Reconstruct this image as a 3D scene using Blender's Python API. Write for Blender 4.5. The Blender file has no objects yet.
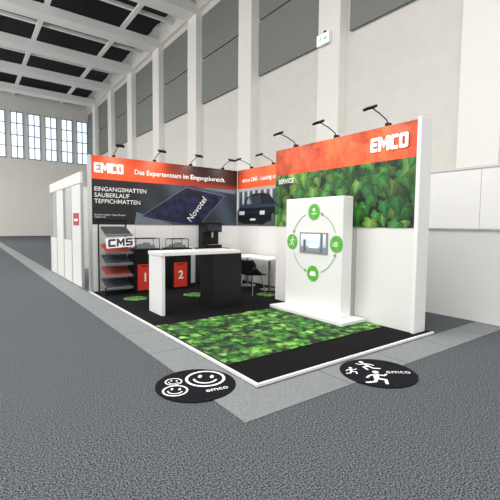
import bpy, bmesh, math, random
from mathutils import Vector, Matrix
PI=math.pi
S=bpy.context.scene; C=S.collection
S.view_settings.view_transform='Standard'
random.seed(4)
def lin(h):
    h=h.lstrip('#'); v=[int(h[i:i+2],16)/255 for i in (0,2,4)]
    return tuple(((c/12.92) if c<=.04045 else ((c+.055)/1.055)**2.4) for c in v)+(1,)
MATS={}
def mat(name,col,rough=.5,metal=0,noise=0,nscale=50,emit=0,bump=0,col2=None,spec=None,lo=.35,hi=.65,detail=3,alpha=1):
    if name in MATS: return MATS[name]
    m=bpy.data.materials.new(name); m.use_nodes=True; nt=m.node_tree; b=nt.nodes['Principled BSDF']
    c=lin(col) if isinstance(col,str) else col
    b.inputs['Base Color'].default_value=c; b.inputs['Roughness'].default_value=rough; b.inputs['Metallic'].default_value=metal
    b.inputs['Alpha'].default_value=alpha
    if spec is not None: b.inputs['Specular IOR Level'].default_value=spec
    tc=nt.nodes.new('ShaderNodeTexCoord'); n=nt.nodes.new('ShaderNodeTexNoise'); n.inputs['Scale'].default_value=nscale; n.inputs['Detail'].default_value=detail
    nt.links.new(tc.outputs['Object'],n.inputs['Vector'])
    r=nt.nodes.new('ShaderNodeValToRGB'); r.color_ramp.elements[0].position=lo; r.color_ramp.elements[1].position=hi
    k=max(noise,.015)
    if col2: r.color_ramp.elements[0].color=c; r.color_ramp.elements[1].color=lin(col2)
    else:
        r.color_ramp.elements[0].color=(c[0]*(1-k),c[1]*(1-k),c[2]*(1-k),1); r.color_ramp.elements[1].color=(min(1,c[0]*(1+k)),min(1,c[1]*(1+k)),min(1,c[2]*(1+k)),1)
    nt.links.new(n.outputs['Fac'],r.inputs['Fac']); nt.links.new(r.outputs['Color'],b.inputs['Base Color'])
    if bump:
        bp=nt.nodes.new('ShaderNodeBump'); bp.inputs['Strength'].default_value=bump; bp.inputs['Distance'].default_value=.004
        nt.links.new(n.outputs['Fac'],bp.inputs['Height']); nt.links.new(bp.outputs['Normal'],b.inputs['Normal'])
    if emit:
        b.inputs['Emission Color'].default_value=c; b.inputs['Emission Strength'].default_value=emit
    MATS[name]=m; return m
def vmat(name,rough=.45,emit=0):
    if name in MATS: return MATS[name]
    m=bpy.data.materials.new(name); m.use_nodes=True; nt=m.node_tree; b=nt.nodes['Principled BSDF']
    a=nt.nodes.new('ShaderNodeAttribute'); a.attribute_name='Col'
    nt.links.new(a.outputs['Color'],b.inputs['Base Color']); b.inputs['Roughness'].default_value=rough
    if emit: nt.links.new(a.outputs['Color'],b.inputs['Emission Color']); b.inputs['Emission Strength'].default_value=emit
    MATS[name]=m; return m
WHITE=mat('white_panel','#e9e8e5',.45); WHITE2=mat('white_lacquer','#efeeec',.3); HALLW=mat('hall_plaster','#dfdcd5',.8,noise=.02,nscale=2)
PIL=mat('pilaster_plaster','#f1eee8',.8); GREYP=mat('acoustic_felt','#828581',.9,noise=.05,nscale=8)
BLACK=mat('black_laminate','#0e0f11',.45,spec=.3); BLKM=mat('black_metal','#121315',.4,metal=.5); CHROME=mat('chrome','#b8babd',.2,metal=1)
ALU=mat('aluminium','#c9cbcc',.35,metal=.6); RED=mat('red_front','#d5382b',.4); TXTW=mat('white_print','#f4f4f2',.6)
BCARP=mat('black_carpet','#131415',.95,noise=.25,nscale=180,spec=.1,bump=.3)
DCARP=mat('dark_speckled_carpet','#15181b',.95,nscale=92,col2='#878c90',spec=.05,lo=.37,hi=.72,detail=4)
LCARP=mat('light_grey_carpet','#75797a',.95,nscale=110,col2='#8b8f8f',spec=.1,lo=.4,hi=.6,detail=3)
CDARK=mat('ceiling_dark','#15191d',.9); CWHT=mat('beam_white','#ecebe9',.7)
ROUNDM=mat('round_mat','#17191e',.9,noise=.3,nscale=200,spec=.1)
SEAM=mat('seam_grey','#b9b8b4',.6)
VP=vmat('printed_graphic'); VC=vmat('printed_carpet',.9)
# ---------- geometry helpers
def woff(p):
    v=Vector((0,0,0))
    while p: v+=p.location; p=p.parent
    return v
def obj(name,bm,m,parent=None,local=False,smooth=False,bevel=0):
    me=bpy.data.meshes.new(name)
    if parent is not None and not local: bmesh.ops.translate(bm,verts=bm.verts,vec=-woff(parent))
    bm.to_mesh(me); bm.free(); o=bpy.data.objects.new(name,me); C.objects.link(o)
    if m: me.materials.append(m)
    if parent is not None: o.parent=parent
    if smooth:
        for p in me.polygons: p.use_smooth=True
    if bevel:
        b=o.modifiers.new('b','BEVEL'); b.width=bevel; b.segments=2; b.limit_method='ANGLE'
    return o
def tag(o,label,cat,group=None,kind=None):
    o['label']=label; o['category']=cat
    if group: o['group']=group
    if kind: o['kind']=kind
    return o
def thing(name,label,cat,loc=(0,0,0),rotz=0,group=None):
    o=bpy.data.objects.new(name,None); C.objects.link(o); o.location=loc; o.rotation_euler=(0,0,rotz); o.empty_display_size=.1
    return tag(o,label,cat,group)
def struct(name,bm,m,parent=None,label=None):
    o=obj(name,bm,m,parent)
    if parent is None: o['kind']='structure'
    if label: o['label']=label
    return o
def box(bm,x0,x1,y0,y1,z0,z1):
    vs=[bm.verts.new((x,y,z)) for x in (x0,x1) for y in (y0,y1) for z in (z0,z1)]
    for f in ((0,1,3,2),(4,6,7,5),(0,4,5,1),(2,3,7,6),(0,2,6,4),(1,5,7,3)): bm.faces.new([vs[i] for i in f])
    return vs
def BX(*a):
    bm=bmesh.new(); box(bm,*a); return bm
def tube(bm,pts,r,n=10):
    pts=[Vector(p) for p in pts]; rings=[]
    for i,p in enumerate(pts):
        a=pts[max(0,i-1)]; b=pts[min(len(pts)-1,i+1)]; d=(b-a).normalized()
        up=Vector((0,0,1)) if abs(d.z)<.95 else Vector((1,0,0))
        s=d.cross(up).normalized(); t=s.cross(d)
        rings.append([bm.verts.new(p+(s*math.cos(2*PI*k/n)+t*math.sin(2*PI*k/n))*r) for k in range(n)])
    for i in range(len(rings)-1):
        for k in range(n): bm.faces.new((rings[i][k],rings[i][(k+1)%n],rings[i+1][(k+1)%n],rings[i+1][k]))
    bm.faces.new(rings[0][::-1]); bm.faces.new(rings[-1])
def lathe(bm,prof,n=32,c=(0,0)):
    rings=[[bm.verts.new((c[0]+r*math.cos(2*PI*k/n),c[1]+r*math.sin(2*PI*k/n),z)) for k in range(n)] for r,z in prof]
    for i in range(len(rings)-1):
        for k in range(n): bm.faces.new((rings[i][k],rings[i][(k+1)%n],rings[i+1][(k+1)%n],rings[i+1][k]))
    bm.faces.new(rings[0][::-1]); bm.faces.new(rings[-1])
def MA(x,y,z): return Matrix(((1,0,0,x),(0,0,-1,y),(0,1,0,z),(0,0,0,1)))      # facing -Y
def MB(x,y,z): return Matrix(((0,0,-1,x),(-1,0,0,y),(0,1,0,z),(0,0,0,1)))     # facing -X
FX,FY=.5948,.8039
def MF(x,y,z,a=0):
    m=Matrix(((FY,FX,0,x),(-FX,FY,0,y),(0,0,1,z),(0,0,0,1))); return m@Matrix.Rotation(a,4,'Z')
def flat(name,polys,M,m,parent=None,local=False):
    bm=bmesh.new()
    for p in polys:
        try: bm.faces.new([bm.verts.new(M@Vector((q[0],q[1],q[2] if len(q)>2 else 0))) for q in p])
        except ValueError: pass
    return obj(name,bm,m,parent,local)
def disc(cx,cy,rx,ry=None,n=24,a=0):
    ry=ry or rx; ca,sa=math.cos(a),math.sin(a)
    return [(cx+rx*math.cos(2*PI*k/n)*ca-ry*math.sin(2*PI*k/n)*sa,cy+rx*math.cos(2*PI*k/n)*sa+ry*math.sin(2*PI*k/n)*ca) for k in range(n)]
def arc(cx,cy,r0,r1,a0,a1,n=16):
    out=[]
    for k in range(n):
        a=a0+(a1-a0)*k/n; b=a0+(a1-a0)*(k+1)/n
        out.append([(cx+r0*math.cos(a),cy+r0*math.sin(a)),(cx+r1*math.cos(a),cy+r1*math.sin(a)),(cx+r1*math.cos(b),cy+r1*math.sin(b)),(cx+r0*math.cos(b),cy+r0*math.sin(b))])
    return out
def stroke(pts,w):
    out=[]
    for a,b in zip(pts,pts[1:]):
        d=Vector((b[0]-a[0],b[1]-a[1])).normalized(); n=Vector((-d.y,d.x))*w/2
        out.append([(a[0]+n.x,a[1]+n.y),(a[0]-n.x,a[1]-n.y),(b[0]-n.x,b[1]-n.y),(b[0]+n.x,b[1]+n.y)])
    for i,p in enumerate(pts): out.append([(q[0],q[1],.0001*(i+1)) for q in disc(p[0],p[1],w/2,n=12)])
    return out
def text(name,s,size,M,m,parent=None,bold=0,align='LEFT',local=False,sx=1,spacing=1,rot=0,shear=0):
    cu=bpy.data.curves.new('t','FONT'); cu.body=s; cu.size=size; cu.offset=bold; cu.align_x=align; cu.space_character=spacing; cu.resolution_u=3; cu.shear=shear
    t=bpy.data.objects.new('t',cu); C.objects.link(t); bpy.context.view_layer.update()
    me=bpy.data.meshes.new_from_object(t.evaluated_get(bpy.context.evaluated_depsgraph_get()))
    bpy.data.objects.remove(t); bpy.data.curves.remove(cu)
    bm=bmesh.new(); bm.from_mesh(me); bpy.data.meshes.remove(me)
    bmesh.ops.transform(bm,matrix=M@Matrix.Rotation(rot,4,'Z')@Matrix.Diagonal((sx,1,1,1)),verts=bm.verts)
    return obj(name,bm,m,parent,local)
# heavy angular logo letters: list of polygons, cap height 1
def logo(h,M,parent,m=None):
    t=.24; W=.58; G=.07; P=[]; x=0; T=.24
    R=lambda a,b,c,d:[(a,c),(b,c),(b,d),(a,d)]
    def add(ps):
        for p in ps: P.append([((q[0]+x)*h,q[1]*h) for q in p])
    ch=.09
    Cs=[(0,ch),(ch,0),(W,0),(W,T),(t,T),(t,1-T),(W,1-T),(W,1),(ch,1),(0,1-ch)]
    add([Cs,R(t,W-.05,.385,.615)]); x+=W+G
    WM=.9
    add([[(0,0),(t,0),(t,.54),(WM/2,.17),(WM-t,.54),(WM-t,0),(WM,0),(WM,1),(WM-t*.95,1),(WM/2,.6),(t*.95,1),(0,1)]]); x+=WM+G
    add([Cs]); x+=W+G
    WO=.68
    add([[(0,ch),(ch,0),(WO/2,0),(WO/2,T),(t,T),(t,1-T),(WO/2,1-T),(WO/2,1),(ch,1),(0,1-ch)],
         [(WO/2,0),(WO-ch,0),(WO,ch),(WO,1-ch),(WO-ch,1),(WO/2,1),(WO/2,1-T),(WO-t,1-T),(WO-t,T),(WO/2,T)]])
    return flat('logo_lettering',P,M,m or TXTW,parent)
def painted(name,M,w,h,nx,ny,fn,parent,m=None):
    bm=bmesh.new(); L=bm.loops.layers.float_color.new('Col')
    V=[[bm.verts.new((w*i/nx,h*j/ny,0)) for i in range(nx+1)] for j in range(ny+1)]
    for j in range(ny):
        for i in range(nx):
            f=bm.faces.new((V[j][i],V[j][i+1],V[j+1][i+1],V[j+1][i]))
            for l in f.loops: l[L]=tuple(fn(l.vert.co.x,l.vert.co.y))+(1,)
    bmesh.ops.transform(bm,matrix=M,verts=bm.verts)
    return obj(name,bm,m or VP,parent)
HALF=[(0,0),(.12,-.13),(.3,-.17),(.47,-.1),(.5,.04),(.46,.17),(.58,.3),(.6,.4),(.46,.46),(.34,.58),(.2,.82),(0,1.1)]
def leaves(name,M,w,h,n,smin,smax,pal,bg,parent,seed=1,dz=.00004,circle=False,m=None,down=True,vein=True,dark=.62,drop=0,vk=1.6,base=.35,vw=.014,tone=None,shade=.7):
    rnd=random.Random(seed); bm=bmesh.new(); L=bm.loops.layers.float_color.new('Col')
    def face(pts,cols):
        f=bm.faces.new([bm.verts.new(p) for p in pts])
        for l,c in zip(f.loops,cols): l[L]=(c[0],c[1],c[2],1)
    face([(0,0,0),(w,0,0),(w,h,0),(0,h,0)],[bg]*4)
    nx=max(1,round(math.sqrt(n*w/h))); ny=max(1,round(n/nx)); cells=[(i,j) for i in range(nx+1) for j in range(ny+1)]; rnd.shuffle(cells)
    for k,(i,j) in enumerate(cells):
        if rnd.random()<drop: continue
        x=(i+rnd.uniform(-.5,.5))*w/nx; y=(j+rnd.uniform(-.5,.5))*h/ny+.3*smax
        s=rnd.uniform(smin,smax); a=(PI if down else 0)+rnd.uniform(-1,1)*(.8 if down else PI)
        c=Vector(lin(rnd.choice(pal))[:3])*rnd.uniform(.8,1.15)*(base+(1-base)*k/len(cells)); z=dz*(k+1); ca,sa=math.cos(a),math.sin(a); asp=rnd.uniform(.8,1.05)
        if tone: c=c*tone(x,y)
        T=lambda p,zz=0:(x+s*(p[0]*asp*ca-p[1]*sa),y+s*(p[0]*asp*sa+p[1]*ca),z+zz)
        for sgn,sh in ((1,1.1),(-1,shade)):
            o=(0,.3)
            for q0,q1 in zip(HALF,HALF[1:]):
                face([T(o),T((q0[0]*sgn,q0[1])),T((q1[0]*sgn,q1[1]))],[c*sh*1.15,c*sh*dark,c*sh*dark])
        if vein:
            vc=c*vk+Vector((.02,.035,.01))
            for tip in ((0,1.05),(.55,.38),(-.55,.38),(.42,-.08),(-.42,-.08)):
                d=Vector(tip)-Vector((0,.05)); nn=Vector((-d.y,d.x)).normalized()*vw
                face([T((nn.x,.05+nn.y),dz*.4),T((-nn.x,.05-nn.y),dz*.4),T(tip,dz*.4)],[vc]*3)
    planes=[((0,0,0),(-1,0,0)),((w,0,0),(1,0,0)),((0,0,0),(0,-1,0)),((0,h,0),(0,1,0))]
    if circle:
        planes=[((w/2+w/2*math.cos(t),h/2+h/2*math.sin(t),0),(math.cos(t),math.sin(t),0)) for t in [2*PI*q/28 for q in range(28)]]
    for co,no in planes: bmesh.ops.bisect_plane(bm,geom=bm.verts[:]+bm.edges[:]+bm.faces[:],plane_co=co,plane_no=no,clear_outer=True,dist=1e-7)
    bmesh.ops.transform(bm,matrix=M,verts=bm.verts)
    return obj(name,bm,m or VP,parent)
def dup(root,loc,rotz,label=None,group=None):
    r=root.copy(); C.objects.link(r); r.location=loc; r.rotation_euler=(0,0,rotz)
    if label: r['label']=label
    if group: r['group']=group
    for ch in list(root.children):
        c=ch.copy(); C.objects.link(c); c.parent=r
        for g in ch.children:
            d=g.copy(); C.objects.link(d); d.parent=c
    return r
# ================= HALL
struct('floor',BX(-30,20,-14,60,-.1,0),DCARP)
XW=13.0; HZ=17.2; BZ=15.3
struct('wall_right',BX(XW,XW+.4,-12,52,0,HZ),HALLW)
struct('wall_back',BX(-26,XW+.4,52,52.4,0,HZ),HALLW)
struct('ceiling',BX(-26,XW+.4,-12,52.4,HZ,HZ+.3),CDARK)
ORD=['first','second','third','fourth','fifth','sixth','seventh','eighth','ninth']
n=1
for k in range(-2,7):
    y=11.55+6.1*k
    struct('trim_%d'%n,BX(XW-.45,XW,y-.6,y+.6,0,HZ-.1),PIL,label='white pilaster on the hall wall'); n+=1
for k in range(-2,7):
    y=11.55+6.1*k
    struct('trim_%d'%n,BX(-26,XW-.46,y-.6,y+.6,BZ,BZ+.6),CWHT,label='white transverse ceiling beam'); n+=1
    struct('trim_%d'%n,BX(-26,XW-.02,y+2.95,y+3.2,BZ+.8,BZ+1.0),CWHT,label='thin white ceiling rib'); n+=1
for q in range(7):
    x=XW-3.2-q*5
    struct('trim_%d'%n,BX(x-.15,x+.15,-10,51.9,BZ+.61,BZ+.79),CWHT,label='lengthwise white ceiling rail'); n+=1
struct('trim_%d'%n,BX(XW-.3,XW,-12,52,HZ-1.6,HZ-.01),PIL,label='white cornice beam along the top of the hall wall')
i=0
for k in range(6,-3,-1):
    y=11.55+6.1*k
    y1=min(y+5.25,51.9)
    if y1-y<2: continue
    for z0,z1,w_ in ((9.5,12.25,'lower'),(12.38,15.1,'upper')):
        o=obj('acoustic_panel',BX(XW-.14,XW-.021,y+.85,y1,z0,z1),GREYP)
        tag(o,'grey acoustic panel on the hall wall, %s row, %s bay from the far end'%(w_,ORD[i]),'wall panel','acoustic panels on the hall wall')
    i+=1
SKY=mat('window_daylight','#dfeefa',.3,emit=1.2); FRM=mat('window_frame','#8f9aa2',.5)
n=1
for q in range(12):
    x=12.1-q*1.75
    o=struct('window_%d'%n,BX(x-.58,x+.58,51.93,51.99,9.0,14.1),SKY)
    bm=bmesh.new()
    for xx in (x-.6,x,x+.6): box(bm,xx-.05,xx+.05,51.86,51.92,8.9,14.2)
    for zz in (8.95,10.25,11.55,12.85,14.1): box(bm,x-.65,x+.65,51.86,51.92,zz-.05,zz+.05)
    obj('window_frame',bm,FRM,o); n+=1
# exit sign on pilaster
GREEN=mat('exit_green','#2fa35a',.5,emit=.6); SIGNW=mat('sign_white','#f3f7ee',.4,emit=.9)
EZ=9.2
t=thing('exit_sign','small lit running man escape sign mounted high on the white pilaster','sign',(XW-.46,11.75,EZ))
obj('housing',BX(XW-.6,XW-.46,11.4,12.1,EZ,EZ+.45),WHITE2,t); 
flat('sign_face',[[(0,0),(.64,0),(.64,.4),(0,.4)]],MB(XW-.605,12.07,EZ+.025),SIGNW,t)
flat('running_pictogram',[disc(.2,.31,.035,n=12)]+stroke([(.19,.26),(.17,.16)],.05)+stroke([(.17,.16),(.24,.11),(.22,.04)],.03)+stroke([(.17,.16),(.12,.1),(.06,.08)],.03)+stroke([(.12,.22),(.19,.25),(.26,.2)],.025),MB(XW-.61,12.07,EZ+.025),GREEN,t)
flat('arrow_pictogram',[[(.36,.17),(.48,.17),(.48,.11),(.58,.2),(.48,.29),(.48,.23),(.36,.23)]],MB(XW-.61,12.07,EZ+.025),GREEN,t)
obj('bracket',BX(XW-.5,XW-.45,11.7,11.8,EZ+.45,EZ+.6),BLKM,t)
# ================= AISLE CARPET
t=thing('aisle_carpet','light grey carpet strip running around the edge of the booth platform','carpet',(2.18,2.36,0))
bm=bmesh.new(); box(bm,1.72,2.18,2.36,44,.001,.006); box(bm,2.18,9.3,2.36,2.8,.001,.006)
obj('pile',bm,LCARP,t)
SD=mat('seam_dark','#5b6062',.9)
for k in range(14): obj('seam',BX(1.72,2.18,3.3+k-.006,3.3+k+.006,.0061,.0066),SD,t)
for k in range(6): obj('seam',BX(3.0+k-.006,3.0+k+.006,2.36,2.8,.0061,.0066),SD,t)
# ================= PLATFORM
PZ=.03
t=thing('booth_platform','low black carpeted booth floor with white edge trim','platform',(2.19,2.82,0))
bm=bmesh.new(); box(bm,2.22,5.42,2.85,9.05,.007,PZ); box(bm,5.42,6.3,5.9,9.05,.007,PZ)
obj('black_carpet',bm,BCARP,t)
obj('edge_trim',BX(2.19,2.22,2.82,9.05,.007,PZ+.005),WHITE2,t); obj('edge_trim',BX(2.22,5.42,2.82,2.85,.007,PZ+.005),WHITE2,t)
t=thing('leaf_carpet','green leaf printed carpet laid across the front of the booth','carpet',(2.24,3.42,PZ))
obj('backing',BX(2.24,5.08,3.42,5.36,PZ,PZ+.004),BCARP,t)
leaves('printed_pile',Matrix.Translation((2.24,3.42,PZ+.0045)),2.84,1.94,620,.09,.17,['#74ba4b','#58a63f','#3d8e34','#90cd60','#2a722c','#4c9137','#7dc14c'],(.003,.016,.006),t,seed=3,dz=.000008,m=VC,down=False,dark=.5,drop=.14,base=.15)
for x,y,l in ((2.75,7.62,'round green leaf mat lying on black carpet in front of the mat display stand'),(3.95,7.35,'round green leaf mat on black carpet behind the bar table'),(5.3,6.5,'round green leaf mat on black carpet beside the white cafe tables')):
    t=thing('round_leaf_mat',l,'mat',(x,y,PZ),group='round leaf mats')
    bm=bmesh.new(); lathe(bm,[(.24,PZ),(.24,PZ+.004)],32,(x,y)); obj('backing',bm,BCARP,t)
    leaves('printed_pile',Matrix.Translation((x-.235,y-.235,PZ+.005)),.47,.47,50,.06,.11,['#6fb348','#55a03c','#3a8a32','#8ac75c'],(.01,.06,.02),t,seed=int(x*10),dz=.000006,circle=True,m=VC,down=False)
# ================= ROUND MATS
t=thing('round_mat','round black floor mat with three white smiling faces lying off the platform corner','mat',(1.75,3.22,.006))
bm=bmesh.new(); lathe(bm,[(.385,.0067),(.385,.011),(.378,.014)],48,(1.75,3.22)); obj('pile',bm,ROUNDM,t)
M=MF(1.75,3.22,.0145)
for cx,cy,r,w_ in ((.075,.13,.2,.028),(-.225,.04,.085,.014),(-.17,-.16,.12,.019)):
    s=flat('smiley_print',arc(cx,cy,r-w_,r,0,2*PI,28),M,TXTW,t)
    flat('eye',[disc(cx-.3*r,cy+.25*r,.1*r,.19*r)],M,TXTW,s); flat('eye',[disc(cx+.3*r,cy+.25*r,.1*r,.19*r)],M,TXTW,s)
    flat('mouth',arc(cx,cy,.5*r,.62*r,PI*1.05,PI*1.95,14),M,TXTW,s)
text('lettering','emco',.1,MF(1.75,3.22,.0147,.45)@Matrix.Translation((.03,-.22,0)),TXTW,t,bold=.001)
t=thing('round_mat','round black floor mat with white running figures in front of the totem side','mat',(3.47,2.39,.006))
bm=bmesh.new(); lathe(bm,[(.395,.0067),(.395,.011),(.388,.014)],48,(3.47,2.39)); obj('pile',bm,ROUNDM,t)
def runner(cx,cy,s,a=0,fl=1):
    ca,sa=math.cos(a),math.sin(a); T=lambda q:(cx+s*fl*(q[0]*ca-q[1]*sa),cy+s*(q[0]*sa+q[1]*ca))
    P=lambda pts,w:stroke([T(q) for q in pts],w*s)
    return [disc(*T((.12,.88)),.14*s,n=16)]+P([(.05,.6),(-.05,.2)],.22)+P([(.05,.62),(.35,.5),(.5,.65)],.1)+P([(.0,.62),(-.25,.5),(-.4,.3)],.1)+P([(-.05,.2),(.28,.08),(.2,-.3)],.13)+P([(-.05,.2),(-.2,-.12),(-.55,-.2)],.13)
for a in ((-.06,-.23,.25,.0),(-.27,-.02,.14,.1),(-.06,.12,.19,-.1,-1)): flat('runner_print',runner(*a),MF(3.47,2.39,.0145),TXTW,t)
text('lettering','emco',.125,MF(3.47,2.39,.0149,0)@Matrix.Translation((.08,-.04,0)),TXTW,t,bold=0,sx=.9,spacing=1.05)
# ================= DISPLAY WALLS
WH=3.04; HB=2.53; GB=1.53
OR=Vector(lin('#ee5526')[:3]); ORD_=Vector(lin('#b23a22')[:3]); DK=Vector(lin('#2a1512')[:3]); DKG=Vector(lin('#15171b')[:3])
def mix(a,b,t): t=max(0,min(1,t)); return a*(1-t)+b*t
VV=lambda h:Vector(lin(h)[:3])
def panels(parent,pts):
    for p in pts: obj('wall_panel',BX(*p),WHITE,parent,bevel=.003)
YA=8.9; XB=6.13
t=thing('display_wall','long back display wall with black photo graphic and orange header','exhibition wall',(2.25,YA,PZ))
panels(t,[(2.25+.97*k+.003,2.25+.97*(k+1)-.003,YA,YA+.08,PZ,WH) for k in range(4)])
obj('end_post',BX(2.19,2.25,YA-.02,YA+.1,PZ,WH),ALU,t)
def hA(x,y):
    c=mix(OR,ORD_,(x-1.4)/.8); c=mix(c,DK,(x-1.7+.5*math.sin(6*y))/1.2*(y/.5+.3)); return c
painted('header_band',MA(2.25,YA-.006,HB),3.86,WH-HB,60,8,hA,t)
def gA(x,y):
    c=DKG.copy()
    if x>.9: c=mix(c,VV('#4c5968'),min(1,(x-.9)/1.0)*(.25+.55*math.sin(x*3+y*2)**2))
    return c
painted('photo_graphic',MA(2.25,YA-.006,GB),3.86,HB-GB,80,24,gA,t)
PALE=mat('print_pale','#6b7480',.5); LSTR=mat('print_light','#7b848f',.5); NAVY=mat('print_navy','#0a1024',.5,nscale=5,col2='#1c3060',lo=.42,hi=.68)
flat('photo_stripe',[[(.95,.0),(1.95,.0),(1.0,.3)]],MA(2.25,YA-.009,GB),PALE,t); flat('photo_stripe',[[(2.5,.98),(3.8,.98),(3.8,.86)]],MA(2.25,YA-.009,GB),PALE,t)
flat('photo_mat_border',[[(1.09,.19),(2.3,.97),(3.46,.795),(2.68,.005),(2.2,.005)]],MA(2.25,YA-.011,GB),LSTR,t)
flat('photo_mat',[[(1.12,.2),(2.3,.955),(3.43,.785),(2.67,.015),(2.2,.015)]],MA(2.25,YA-.013,GB),NAVY,t)
text('lettering','Novotel',.23,MA(2.25,YA-.016,GB)@Matrix.Translation((2.42,.07,0))@Matrix.Rotation(.9,4,'Z'),TXTW,t,bold=.001,sx=1.0)
logo(.22,MA(2.25,YA-.02,HB)@Matrix.Translation((.05,.14,0)),t)
text('headline_lettering','Das Expertenteam im Eingangsbereich.',.16,MA(2.25,YA-.02,HB)@Matrix.Translation((.95,.17,0)),TXTW,t,bold=.0015)
text('lettering','EINGANGSMATTEN\nSAUBERLAUF\nTEPPICHMATTEN',.135,MA(2.25,YA-.02,GB)@Matrix.Translation((.05,.74,0)),TXTW,t,bold=.0005)
text('lettering','Entrance matting  Clean off zones\nCarpet mats',.05,MA(2.25,YA-.02,GB)@Matrix.Translation((.05,.2,0)),TXTW,t)
# rear right wall
t=thing('display_wall','rear part of the right display wall with a parked car photo graphic','exhibition wall',(XB,6.0,PZ))
panels(t,[(XB,XB+.08,6.0+.965*k+.003,6.0+.965*(k+1)-.003,PZ,WH) for k in range(3)]+[(5.4,XB+.08,5.94,5.997,PZ,WH)])
painted('header_band',MB(XB-.006,YA-.01,HB),2.86,WH-HB,30,6,lambda x,y:mix(DK,OR,.6+x*.6-y*.6),t)
CARP=[(.08,.1),(.3,.05),(1.15,.03),(1.3,.1),(1.62,.16),(1.95,.26),(2.0,.48),(1.9,.56),(1.6,.6),(1.42,.78),(1.2,.84),(.72,.84),(.5,.78),(.3,.58),(.1,.5),(.04,.4),(.04,.2)]
def inside(x,y,P):
    r=False; j=len(P)-1
    for i_ in range(len(P)):
        a,b=P[i_],P[j]
        if (a[1]>y)!=(b[1]>y) and x<(b[0]-a[0])*(y-a[1])/(b[1]-a[1])+a[0]: r=not r
        j=i_
    return r
def gC(x,y):
    if inside(x,y,CARP):
        if .58<y<.79 and .4+(y-.58)*.7<x<1.08-(y-.58)*.25: return mix(VV('#2b3743'),VV('#8898a6'),max(0,math.sin(x*9+y*5))**2)
        if .6<y<.78 and 1.1<x<1.5-(y-.6)*.8: return VV('#1b232b')
        c=mix(VV('#06080b'),VV('#3a4a60'),.8*max(0,1-abs(y-.52)*14)+.2*max(0,1-abs(y-.36)*14))
        if .13<y<.3 and .4<x<1.0: c=VV('#020203') if (y*40)%1<.5 else VV('#11161c')
        if .3<y<.4 and (.1<x<.34 or 1.02<x<1.22): c=VV('#cfd9e0')
        if .14<y<.2 and .6<x<.84: c=VV('#dfe3e4')
        d=math.hypot((x-1.55)/.11,(y-.22)/.17)
        if d<1: c=VV('#020203')
        if d<.6: c=VV('#515a62')
        return c
    if y>.4:
        f=(x*4.2)%1
        c=mix(VV('#c9cdcd'),VV('#8e9496'),f*2) if f<.38 else mix(VV('#1c2227'),VV('#4d5861'),y)
        if y>.92: c=VV('#9a9fa1')
        return c
    return mix(VV('#1e2124'),VV('#565b5e'),1-y*2)
painted('photo_graphic',MB(XB-.006,YA-.01,GB),2.86,HB-GB,170,60,gC,t)
text('headline_lettering','emco CMS - Leasing und Service',.15,MB(XB-.02,YA-.01,HB)@Matrix.Translation((.25,.17,0)),TXTW,t,bold=.0015)
# front right wall
X1=5.1; Y0=2.98; Y1=6.03
t=thing('display_wall','tall front right display wall with green ivy leaf graphic and thick white end','exhibition wall',(X1,Y0,PZ))
panels(t,[(X1,X1+.06,Y0+.012+1.005*k+.003,Y0+.012+1.005*(k+1)-.003,PZ,WH) for k in range(3)])
obj('end_slab',BX(X1-.03,X1+.26,Y0-.05,Y0+.01,PZ,WH+.03),WHITE2,t,bevel=.004)
obj('rear_panel',BX(X1+.19,X1+.25,Y0+.012,Y1-.11,PZ,WH),WHITE,t)
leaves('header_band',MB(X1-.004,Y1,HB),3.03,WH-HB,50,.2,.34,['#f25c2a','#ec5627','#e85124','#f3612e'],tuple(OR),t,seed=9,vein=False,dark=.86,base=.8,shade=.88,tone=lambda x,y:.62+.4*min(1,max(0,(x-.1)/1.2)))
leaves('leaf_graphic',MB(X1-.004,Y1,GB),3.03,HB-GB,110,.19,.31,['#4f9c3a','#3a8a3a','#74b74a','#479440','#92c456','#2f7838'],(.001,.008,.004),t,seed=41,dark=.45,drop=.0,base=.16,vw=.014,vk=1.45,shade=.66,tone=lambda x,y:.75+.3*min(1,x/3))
for k in (1,2): obj('seam_profile',BX(X1-.012,X1-.001,Y0+.012+1.005*k-.004,Y0+.012+1.005*k+.004,PZ,GB-.002),SEAM,t)
logo(.215,MB(X1-.022,Y1,HB)@Matrix.Translation((2.27,.15,0)),t)
text('lettering','SERVICE',.125,MB(X1-.022,Y1,GB)@Matrix.Translation((.1,.84,0)),TXTW,t,bold=.0015)
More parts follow.
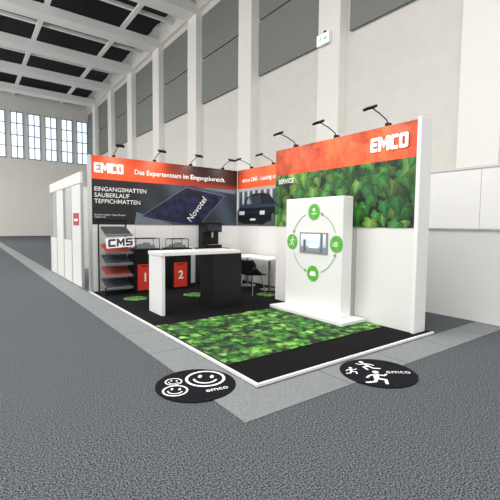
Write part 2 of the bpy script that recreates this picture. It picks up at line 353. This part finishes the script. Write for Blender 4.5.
# ================= SPOT LAMPS
def make_lamp(label):
    t=thing('arm_spotlight',label,'spotlight',(0,0,0),0,'arm spotlights along the display walls')
    obj('clamp',BX(-.03,.03,-.03,.05,0,.05),BLKM,t,local=True)
    bm=bmesh.new(); tube(bm,[(0,0,.04),(0,-.04,.09),(0,-.2,.15),(0,-.4,.2)],.009,8); obj('arm',bm,BLKM,t,local=True)
    bm=bmesh.new(); box(bm,-.09,.09,-.055,.055,-.018,.018); bmesh.ops.rotate(bm,verts=bm.verts,cent=(0,0,0),matrix=Matrix.Rotation(.5,3,'X')); bmesh.ops.translate(bm,verts=bm.verts,vec=(0,-.44,.19))
    h=obj('lamp_head',bm,BLKM,t,local=True,bevel=.006)
    bm=bmesh.new(); box(bm,-.05,.05,-.025,.025,-.024,-.0185); bmesh.ops.rotate(bm,verts=bm.verts,cent=(0,0,0),matrix=Matrix.Rotation(.5,3,'X')); bmesh.ops.translate(bm,verts=bm.verts,vec=(0,-.44,.19))
    obj('lamp_lens',bm,mat('lamp_lens','#fff6e6',.3,emit=2),h,local=True)
    li=bpy.data.lights.new('spot','SPOT'); li.energy=22; li.spot_size=2.2; li.spot_blend=.9; li.shadow_soft_size=.06; li.color=(1,.95,.88)
    lo=bpy.data.objects.new('lamp_light',li); C.objects.link(lo); lo.parent=t; lo.location=(0,-.44,.14)
    lo.rotation_euler=(Vector((0,.42,-1.0)).to_track_quat('-Z','Y')).to_euler()
    return t
LT=WH+.001
spots=[((2.75,YA+.03,LT),0,'leftmost black arm spotlight on the back display wall above the logo')]
for x,w in ((3.72,'second'),(4.69,'third'),(5.66,'fourth')): spots.append(((x,YA+.03,LT),0,'black arm spotlight on the back display wall, %s from its left end'%w))
for y,w in ((8.3,'nearest the inner corner'),(7.4,'middle one of the rear right wall')): spots.append(((XB+.03,y,LT),-PI/2,'black arm spotlight above the car photo, %s'%w))
for y,w in ((5.5,'farthest from the white end, above the service heading'),(4.5,'middle one of three'),(3.5,'nearest the white end above the logo')): spots.append(((X1+.03,y,LT),-PI/2,'black arm spotlight over the ivy graphic, %s'%w))
l0=None
for p,r,l in spots:
    if l0 is None: l0=make_lamp(l); l0.location=p; l0.rotation_euler=(0,0,r)
    else: dup(l0,p,r,l)
# ================= TOTEM
t=thing('info_totem','tall white information totem with small screen and four green circles','display totem',(4.72,4.6,PZ))
obj('base_plate',BX(4.5,5.06,3.75,5.45,PZ+.008,PZ+.06),WHITE2,t,bevel=.004)
obj('body',BX(4.72,4.96,3.96,5.28,PZ+.06,2.02),WHITE2,t,bevel=.012)
TM=MB(4.715,5.28,0)  # local x 0..1.32
cx,cz=.70,1.26
s=obj('screen_frame',BX(4.705,4.719,5.28-cx-.32,5.28-cx+.32,cz-.175,cz+.175),mat('screen_bezel','#8c8f92',.4),t)
def scr(x,y):
    b=mix(VV('#8fa2ae'),VV('#dfe7ea'),y*3)
    if y<.08: b=VV('#77828a')
    if .07<x<.13 and y<.2: b=VV('#4a545c')
    if .2<x<.42 and .06<y<.15: b=VV('#f3f5f5')
    if .46<x<.52: b=VV('#59636b')
    return b
o=painted('screen',MB(4.702,5.28-cx+.29,cz-.15),.58,.30,40,20,scr,s,vmat('screen_image',.2,.5))
GC=mat('print_green','#4fae38',.5,col2='#6cc648',nscale=14); RG=mat('print_ring_green','#7fae74',.5)
for ax,az in ((0,.52),(0,-.52),(-.52,0),(.5,0)): flat('green_circle',[disc(cx+ax,cz+az,.135,n=32)],TM,GC,t)
for q in range(4):
    a=q*PI/2+.36; ringp=arc(cx,cz,.505,.517,a,a+PI/2-.76,12)
    e=a+PI/2-.76; px,pz=cx+.511*math.cos(e),cz+.511*math.sin(e); tx,tz=-math.sin(e),math.cos(e); nx_,nz_=math.cos(e),math.sin(e)
    ringp.append([(px+nx_*.035,pz+nz_*.035),(px-nx_*.035,pz-nz_*.035),(px+tx*.06,pz+tz*.06)])
    flat('ring_arrow',ringp,TM,RG,t)
TI=MB(4.712,5.28,0)
flat('icon_print',runner(cx-.52,cz-.03,.12),TI,TXTW,t)
flat('icon_print',[disc(cx,cz+.555,.032)]+stroke([(cx-.05,cz+.49),(cx+.05,cz+.49)],.018),TI,TXTW,t)
flat('icon_print',[[(cx-.07,cz-.56),(cx+.07,cz-.56),(cx+.07,cz-.52),(cx+.045,cz-.48),(cx-.045,cz-.48),(cx-.07,cz-.52)]],TI,TXTW,t)
text('lettering','dB',.11,TI@Matrix.Translation((cx+.42,cz-.04,0)),TXTW,t,bold=.001)
# ================= BAR TABLE
t=thing('bar_table','high white bar table with panel leg and black cabinet end','table',(3.3,6.2,PZ))
obj('table_top',BX(2.56,4.12,5.88,6.46,1.025,1.085),WHITE2,t,bevel=.004)
obj('leg_panel',BX(2.57,2.63,5.9,6.44,PZ,1.025),WHITE2,t,bevel=.003)
obj('cabinet',BX(3.52,4.14,5.86,6.32,PZ,1.024),BLACK,t,bevel=.003)
# ================= NUMBERED CABINETS
def cab(x0,x1,num,label,side):
    t=thing('display_cabinet',label,'cabinet',((x0+x1)/2,8.5,PZ))
    obj('body',BX(x0,x1,8.28,8.78,PZ,.95),BLACK,t,bevel=.004)
    obj('worktop',BX(x0-.02,x1+.02,8.26,8.8,.951,.98),BLACK,t,bevel=.003)
    d=obj('door',BX(x0+.05,x0+.39,8.262,8.279,PZ+.04,.65),RED,t,bevel=.002)
    obj('handle',BX(x0+.12,x0+.32,8.25,8.262,.61,.625),BLKM,d)
    text('number_lettering',num,.27,MA(x0+.22,8.256,.27),TXTW,d,bold=.006,align='CENTER')
cab(2.99,3.62,'1','black display cabinet with red door numbered one beside the mat stand','l')
cab(3.86,4.36,'2','black display cabinet with red door numbered two behind the bar table','r')
RUB=mat('sample_rubber','#5a5e63',.8,noise=.3,nscale=90); ACR=mat('clear_acrylic','#dfe7ea',.05,alpha=.22)
def sframe(x0,x1,label,h):
    t=thing('display_case',label,'display case',((x0+x1)/2,8.5,.981)); bm=bmesh.new()
    for x in (x0,x1):
        for y in (8.34,8.7): tube(bm,[(x,y,.981),(x,y,.981+h)],.008,6)
    for z in (.99,.981+h):
        for y in (8.34,8.7): tube(bm,[(x0,y,z),(x1,y,z)],.008,6)
        for x in (x0,x1): tube(bm,[(x,8.34,z),(x,8.7,z)],.008,6)
    obj('frame',bm,BLKM,t)
    obj('clear_cover',BX(x0+.012,x1-.012,8.352,8.688,1.0,.981+h-.012),ACR,t)
    for q in range(4): 
        xx=x0+.05+(x1-x0-.1)*q/4; obj('sample_strip',BX(xx,xx+.08,8.4,8.64,1.002,.981+h*(.35+.12*(q%3))),RUB,t)
    return t
sframe(3.03,3.58,'clear black framed display case of mat samples standing on cabinet one',.24)
sframe(3.90,4.32,'clear black framed display case of mat samples standing on cabinet two',.22)
t=thing('side_cabinet','plain black cabinet under the tall black drinks machine by the corner','cabinet',(5.1,8.55,PZ))
obj('body',BX(4.76,5.44,8.3,8.8,PZ,.93),BLACK,t,bevel=.004); obj('worktop',BX(4.74,5.46,8.28,8.82,.931,.955),BLACK,t); obj('door',BX(4.79,5.41,8.285,8.299,PZ+.06,.9),BLACK,t,bevel=.002)
t=thing('coffee_machine','tall black drinks machine on the corner cabinet behind the bar table','machine',(5.05,8.55,.956))
bm=bmesh.new(); box(bm,4.82,5.3,8.38,8.75,.956,1.04); box(bm,4.82,5.3,8.55,8.75,1.04,1.36); box(bm,4.82,5.3,8.38,8.75,1.36,1.6); obj('body',bm,BLACK,t,bevel=.008)
obj('control_panel',BX(4.86,5.26,8.37,8.379,1.4,1.56),mat('dark_glass','#2b3238',.1),t); 
bm=bmesh.new(); lathe(bm,[(.03,1.22),(.03,1.36)],12,(5.06,8.47)); obj('spout',bm,CHROME,t)
obj('drip_tray',BX(4.9,5.22,8.4,8.54,1.041,1.05),CHROME,t)
# ================= MAT STAND
t=thing('mat_display_stand','silver five tier display stand holding mat samples at the left wall end','display stand',(2.63,8.45,PZ))
XC=2.635
for x in (XC-.3,XC+.3):
    bm=bmesh.new(); box(bm,x-.012,x+.012,8.7,8.74,PZ,1.66)
    box(bm,x-.012,x+.012,8.22,8.7,PZ,PZ+.04); box(bm,x-.012,x+.012,8.22,8.25,PZ+.04,.2)
    obj('side_frame',bm,BLKM,t)
obj('crossbar',BX(XC-.285,XC+.285,8.705,8.735,1.6,1.64),BLKM,t)
zs=[.16,.42,.68,.92,1.3]
SC=['#35383b','#8c3a30','#3d4043','#9c3c31','#2b2e31']; SN=['charcoal grey','dull red','dark grey','brighter red','near black']
TR=mat('tray_silver','#a9adaf',.35,metal=.6)
for k,z in enumerate(zs):
    th=Matrix.Translation((XC,8.46,z+.08))@Matrix.Rotation(.38,4,'X')
    bm=bmesh.new(); box(bm,-.285,.285,-.23,.23,-.012,0); box(bm,-.285,.285,-.245,-.23,-.012,.04); bmesh.ops.transform(bm,matrix=th,verts=bm.verts); tr=obj('tray',bm,TR,t)
    bm=bmesh.new(); box(bm,-.28,.28,-.249,-.2455,-.008,.035); bmesh.ops.transform(bm,matrix=th,verts=bm.verts); obj('price_strip',bm,mat('strip_silver','#8d9193',.5),tr)
    bm=bmesh.new(); box(bm,-.27,.27,-.22,.22,.002,.03); bmesh.ops.transform(bm,matrix=th,verts=bm.verts)
    tag(obj('mat_sample',bm,mat('sample_'+SN[k].replace(' ','_'),SC[k],.9,noise=.25,nscale=70),bevel=.004),'%s mat sample on the %s tray of the display stand'%(SN[k],['lowest','second lowest','middle','second highest','top'][k]),'mat sample','mat samples on the display stand')
t=thing('sign_board','white sign board with dark CMS letters on the mat display stand','sign',(XC,8.16,1.14))
th=Matrix.Translation((XC-.01,8.155,1.15))@Matrix.Rotation(-.3,4,'X')@Matrix.Rotation(-.06,4,'Y')
bm=bmesh.new(); box(bm,-.295,.295,-.006,.006,-.105,.11); bmesh.ops.transform(bm,matrix=th,verts=bm.verts); obj('board',bm,WHITE2,t)
CM=th@Matrix.Translation((-.265,-.008,-.08))@Matrix(((.88,0,.0,0),(0,0,-1,0),(0,.88,0,0),(0,0,0,1)))
sh=lambda P,x:[[((q[0]*.175+x+q[1]*.03),q[1]*.19) for q in p] for p in P]
Cl=[[(0,.12),(.12,0),(1,0),(1,.26),(.3,.26),(.3,.74),(1,.74),(1,1),(.12,1),(0,.88)]]
Ml=[[(0,0),(.26,0),(.26,.55),(.55,.15),(.84,.55),(.84,0),(1.1,0),(1.1,1),(.85,1),(.55,.58),(.25,1),(0,1)]]
Sl=[[(0,0),(.9,0),(1,.1),(1,.52),(.9,.62),(.7,.62),(.7,.24),(0,.24)],[(.1,.38),(.7,.38),(.7,.62),(.3,.62),(.3,.76),(1,.76),(1,1),(.1,1),(0,.9),(0,.48)]]
flat('lettering',sh(Cl,0)+sh(Ml,.2)+sh(Sl,.415),CM,mat('print_darkblue','#1d2843',.5),t)
# ================= CAFE TABLES & CHAIRS
def cafe(x,y,l):
    t=thing('cafe_table',l,'table',(x,y,PZ),group='white cafe tables')
    obj('table_top',BX(x-.33,x+.33,y-.36,y+.36,.755,.79),WHITE2,t,bevel=.006)
    bm=bmesh.new(); lathe(bm,[(.03,PZ+.02),(.03,.755)],16,(x,y)); obj('column',bm,CHROME,t)
    bm=bmesh.new(); lathe(bm,[(.22,PZ+.006),(.22,PZ+.016),(.04,PZ+.03)],32,(x,y)); obj('base',bm,CHROME,t)
cafe(5.72,6.95,'white square cafe table nearest the front right display wall')
cafe(5.66,7.75,'white square cafe table farther back toward the inner corner')
def make_chair(label):
    t=thing('armchair',label,'chair',(0,0,0),0,'black cafe chairs')
    bm=bmesh.new(); nu,nv=14,18; V=[]
    for j in range(nv+1):
        v=j/nv; row=[]
        for i in range(nu+1):
            u=-1+2*i/nu
            if v<.5: y=-.22+.42*v*2; z=.44-.02*math.sin(v*2*PI); w=.23
            else:
                q=(v-.5)*2; y=.2+.08*q; z=.44+.33*q; w=.23-.03*q
            arm=.18*(abs(u)**4)*max(0,min(1,(v-.12)/.3))*(1 if v<.5 else 1-(v-.5)*2)
            yy=y-(.1*u*u if v>.5 else 0)
            row.append(bm.verts.new((u*w*(1+.06*(abs(u)**3)),yy,z+arm)))
        V.append(row)
    for j in range(nv):
        for i in range(nu): bm.faces.new((V[j][i],V[j][i+1],V[j+1][i+1],V[j+1][i]))
    o=obj('seat_shell',bm,BLACK,t,local=True,smooth=True); m=o.modifiers.new('s','SOLIDIFY'); m.thickness=.014
    for sx in (-1,1):
        for sy in (-1,1):
            bm=bmesh.new(); tube(bm,[(sx*.14,sy*.12,.418),(sx*.22,sy*.21,0.002)],.011,8); obj('leg',bm,CHROME,t,local=True)
    return t
ch=make_chair('black shell cafe chair facing the front white table'); ch.location=(5.1,6.8,PZ); ch.rotation_euler=(0,0,PI/2+.15)
dup(ch,(4.88,7.5,PZ),PI/2,'black shell cafe chair between the bar table and the rear white table')
dup(ch,(5.78,8.42,PZ),0,'black shell cafe chair behind the rear white table against the back wall')
# ================= NEIGHBOUR BOOTHS
t=thing('neighbour_booth','white panelled neighbouring booth beyond the left end of the back wall','booth',(2.25,9.5,0))
NX=2.2
for y in (9.7,10.7,11.7,12.7,13.7): obj('post',BX(NX,NX+.06,y-.03,y+.03,0,2.5),ALU,t)
obj('fascia',BX(NX,NX+.05,9.67,13.73,2.5,2.76),WHITE,t)
obj('back_panel',BX(5.6,5.66,9.6,13.8,0,2.76),WHITE,t); obj('side_panel',BX(NX+.07,5.6,13.74,13.8,0,2.76),WHITE,t)
obj('side_panel',BX(2.6,5.6,9.6,9.66,0,2.5),WHITE,t)
for y in (9.73,11.73): obj('front_panel',BX(NX+.01,NX+.05,y,y+.94,0.01,2.49),WHITE,t)
for y in (10.73,12.73): obj('front_panel',BX(NX+.01,NX+.05,y,y+.94,.01,1.1),WHITE,t)
obj('floor_covering',BX(NX+.07,5.59,9.67,13.73,.001,.02),LCARP,t)
t=thing('wall_poster','small red poster on the neighbouring booth panel at the left edge','poster',(NX,10.2,1.5))
flat('print',[[(0,0),(.6,0),(.6,.3),(0,.3)]],MB(NX+.004,10.5,1.5),mat('poster_red','#b84a48',.5),t)
flat('print_stripe',[[(.1,.1),(.5,.1),(.5,.16),(.1,.16)]],MB(NX+.001,10.5,1.5),TXTW,t)
t=thing('partition_wall','white low partition of the booth to the right behind the end slab','partition',(7,3,0))
obj('panel',BX(6.7,6.78,-2,5.4,0.008,1.5),WHITE2,t); obj('cap',BX(6.68,6.8,-2,5.4,1.501,1.53),ALU,t)
t=thing('partition_wall','tall white partition standing farther right behind the low one','partition',(9.5,3,0))
for k in range(9): obj('panel',BX(9.5,9.56,-2+k*1.2+.005,-2+(k+1)*1.2-.005,0,2.9),WHITE,t)
obj('top_rail',BX(9.48,9.58,-2,8.8,2.901,2.95),ALU,t)
# ================= LIGHT
w=bpy.data.worlds.new('w'); S.world=w; w.use_nodes=True; w.node_tree.nodes['Background'].inputs[0].default_value=(.985,.985,.98,1); w.node_tree.nodes['Background'].inputs[1].default_value=1.3
def area(x,y,z,sx,sy,e,col=(1,.985,.965),up=False):
    li=bpy.data.lights.new('hall_light','AREA'); li.shape='RECTANGLE'; li.size=sx; li.size_y=sy; li.energy=e; li.color=col
    o=bpy.data.objects.new('hall_light',li); C.objects.link(o); o.location=(x,y,z)
    if up: o.rotation_euler=(PI,0,0)
    return o
area(0,1,14.5,8,8,1900); area(-8,12,14.5,8,8,2700); area(-6,34,14.3,10,16,4200)
area(-12,18,8,8,16,4000,up=True); area(-16,36,8,8,16,4000,up=True)  # unseen upward lights, added only to brighten the ceiling and its beams
# ================= CAMERA
cd=bpy.data.cameras.new('camera'); cam=bpy.data.objects.new('camera',cd); C.objects.link(cam); S.camera=cam
cd.sensor_width=36; cd.lens=385/500*36; cd.clip_end=200
p=math.atan(25/385); F=Vector((FX*math.cos(p),FY*math.cos(p),-math.sin(p))).normalized(); R=Vector((FY,-FX,0)).normalized(); U=R.cross(F)
r=math.radians(.6); R2=R*math.cos(r)+U*math.sin(r); U2=U*math.cos(r)-R*math.sin(r)
cam.matrix_world=Matrix(((R2.x,U2.x,-F.x,0),(R2.y,U2.y,-F.y,0),(R2.z,U2.z,-F.z,1.55),(0,0,0,1)))
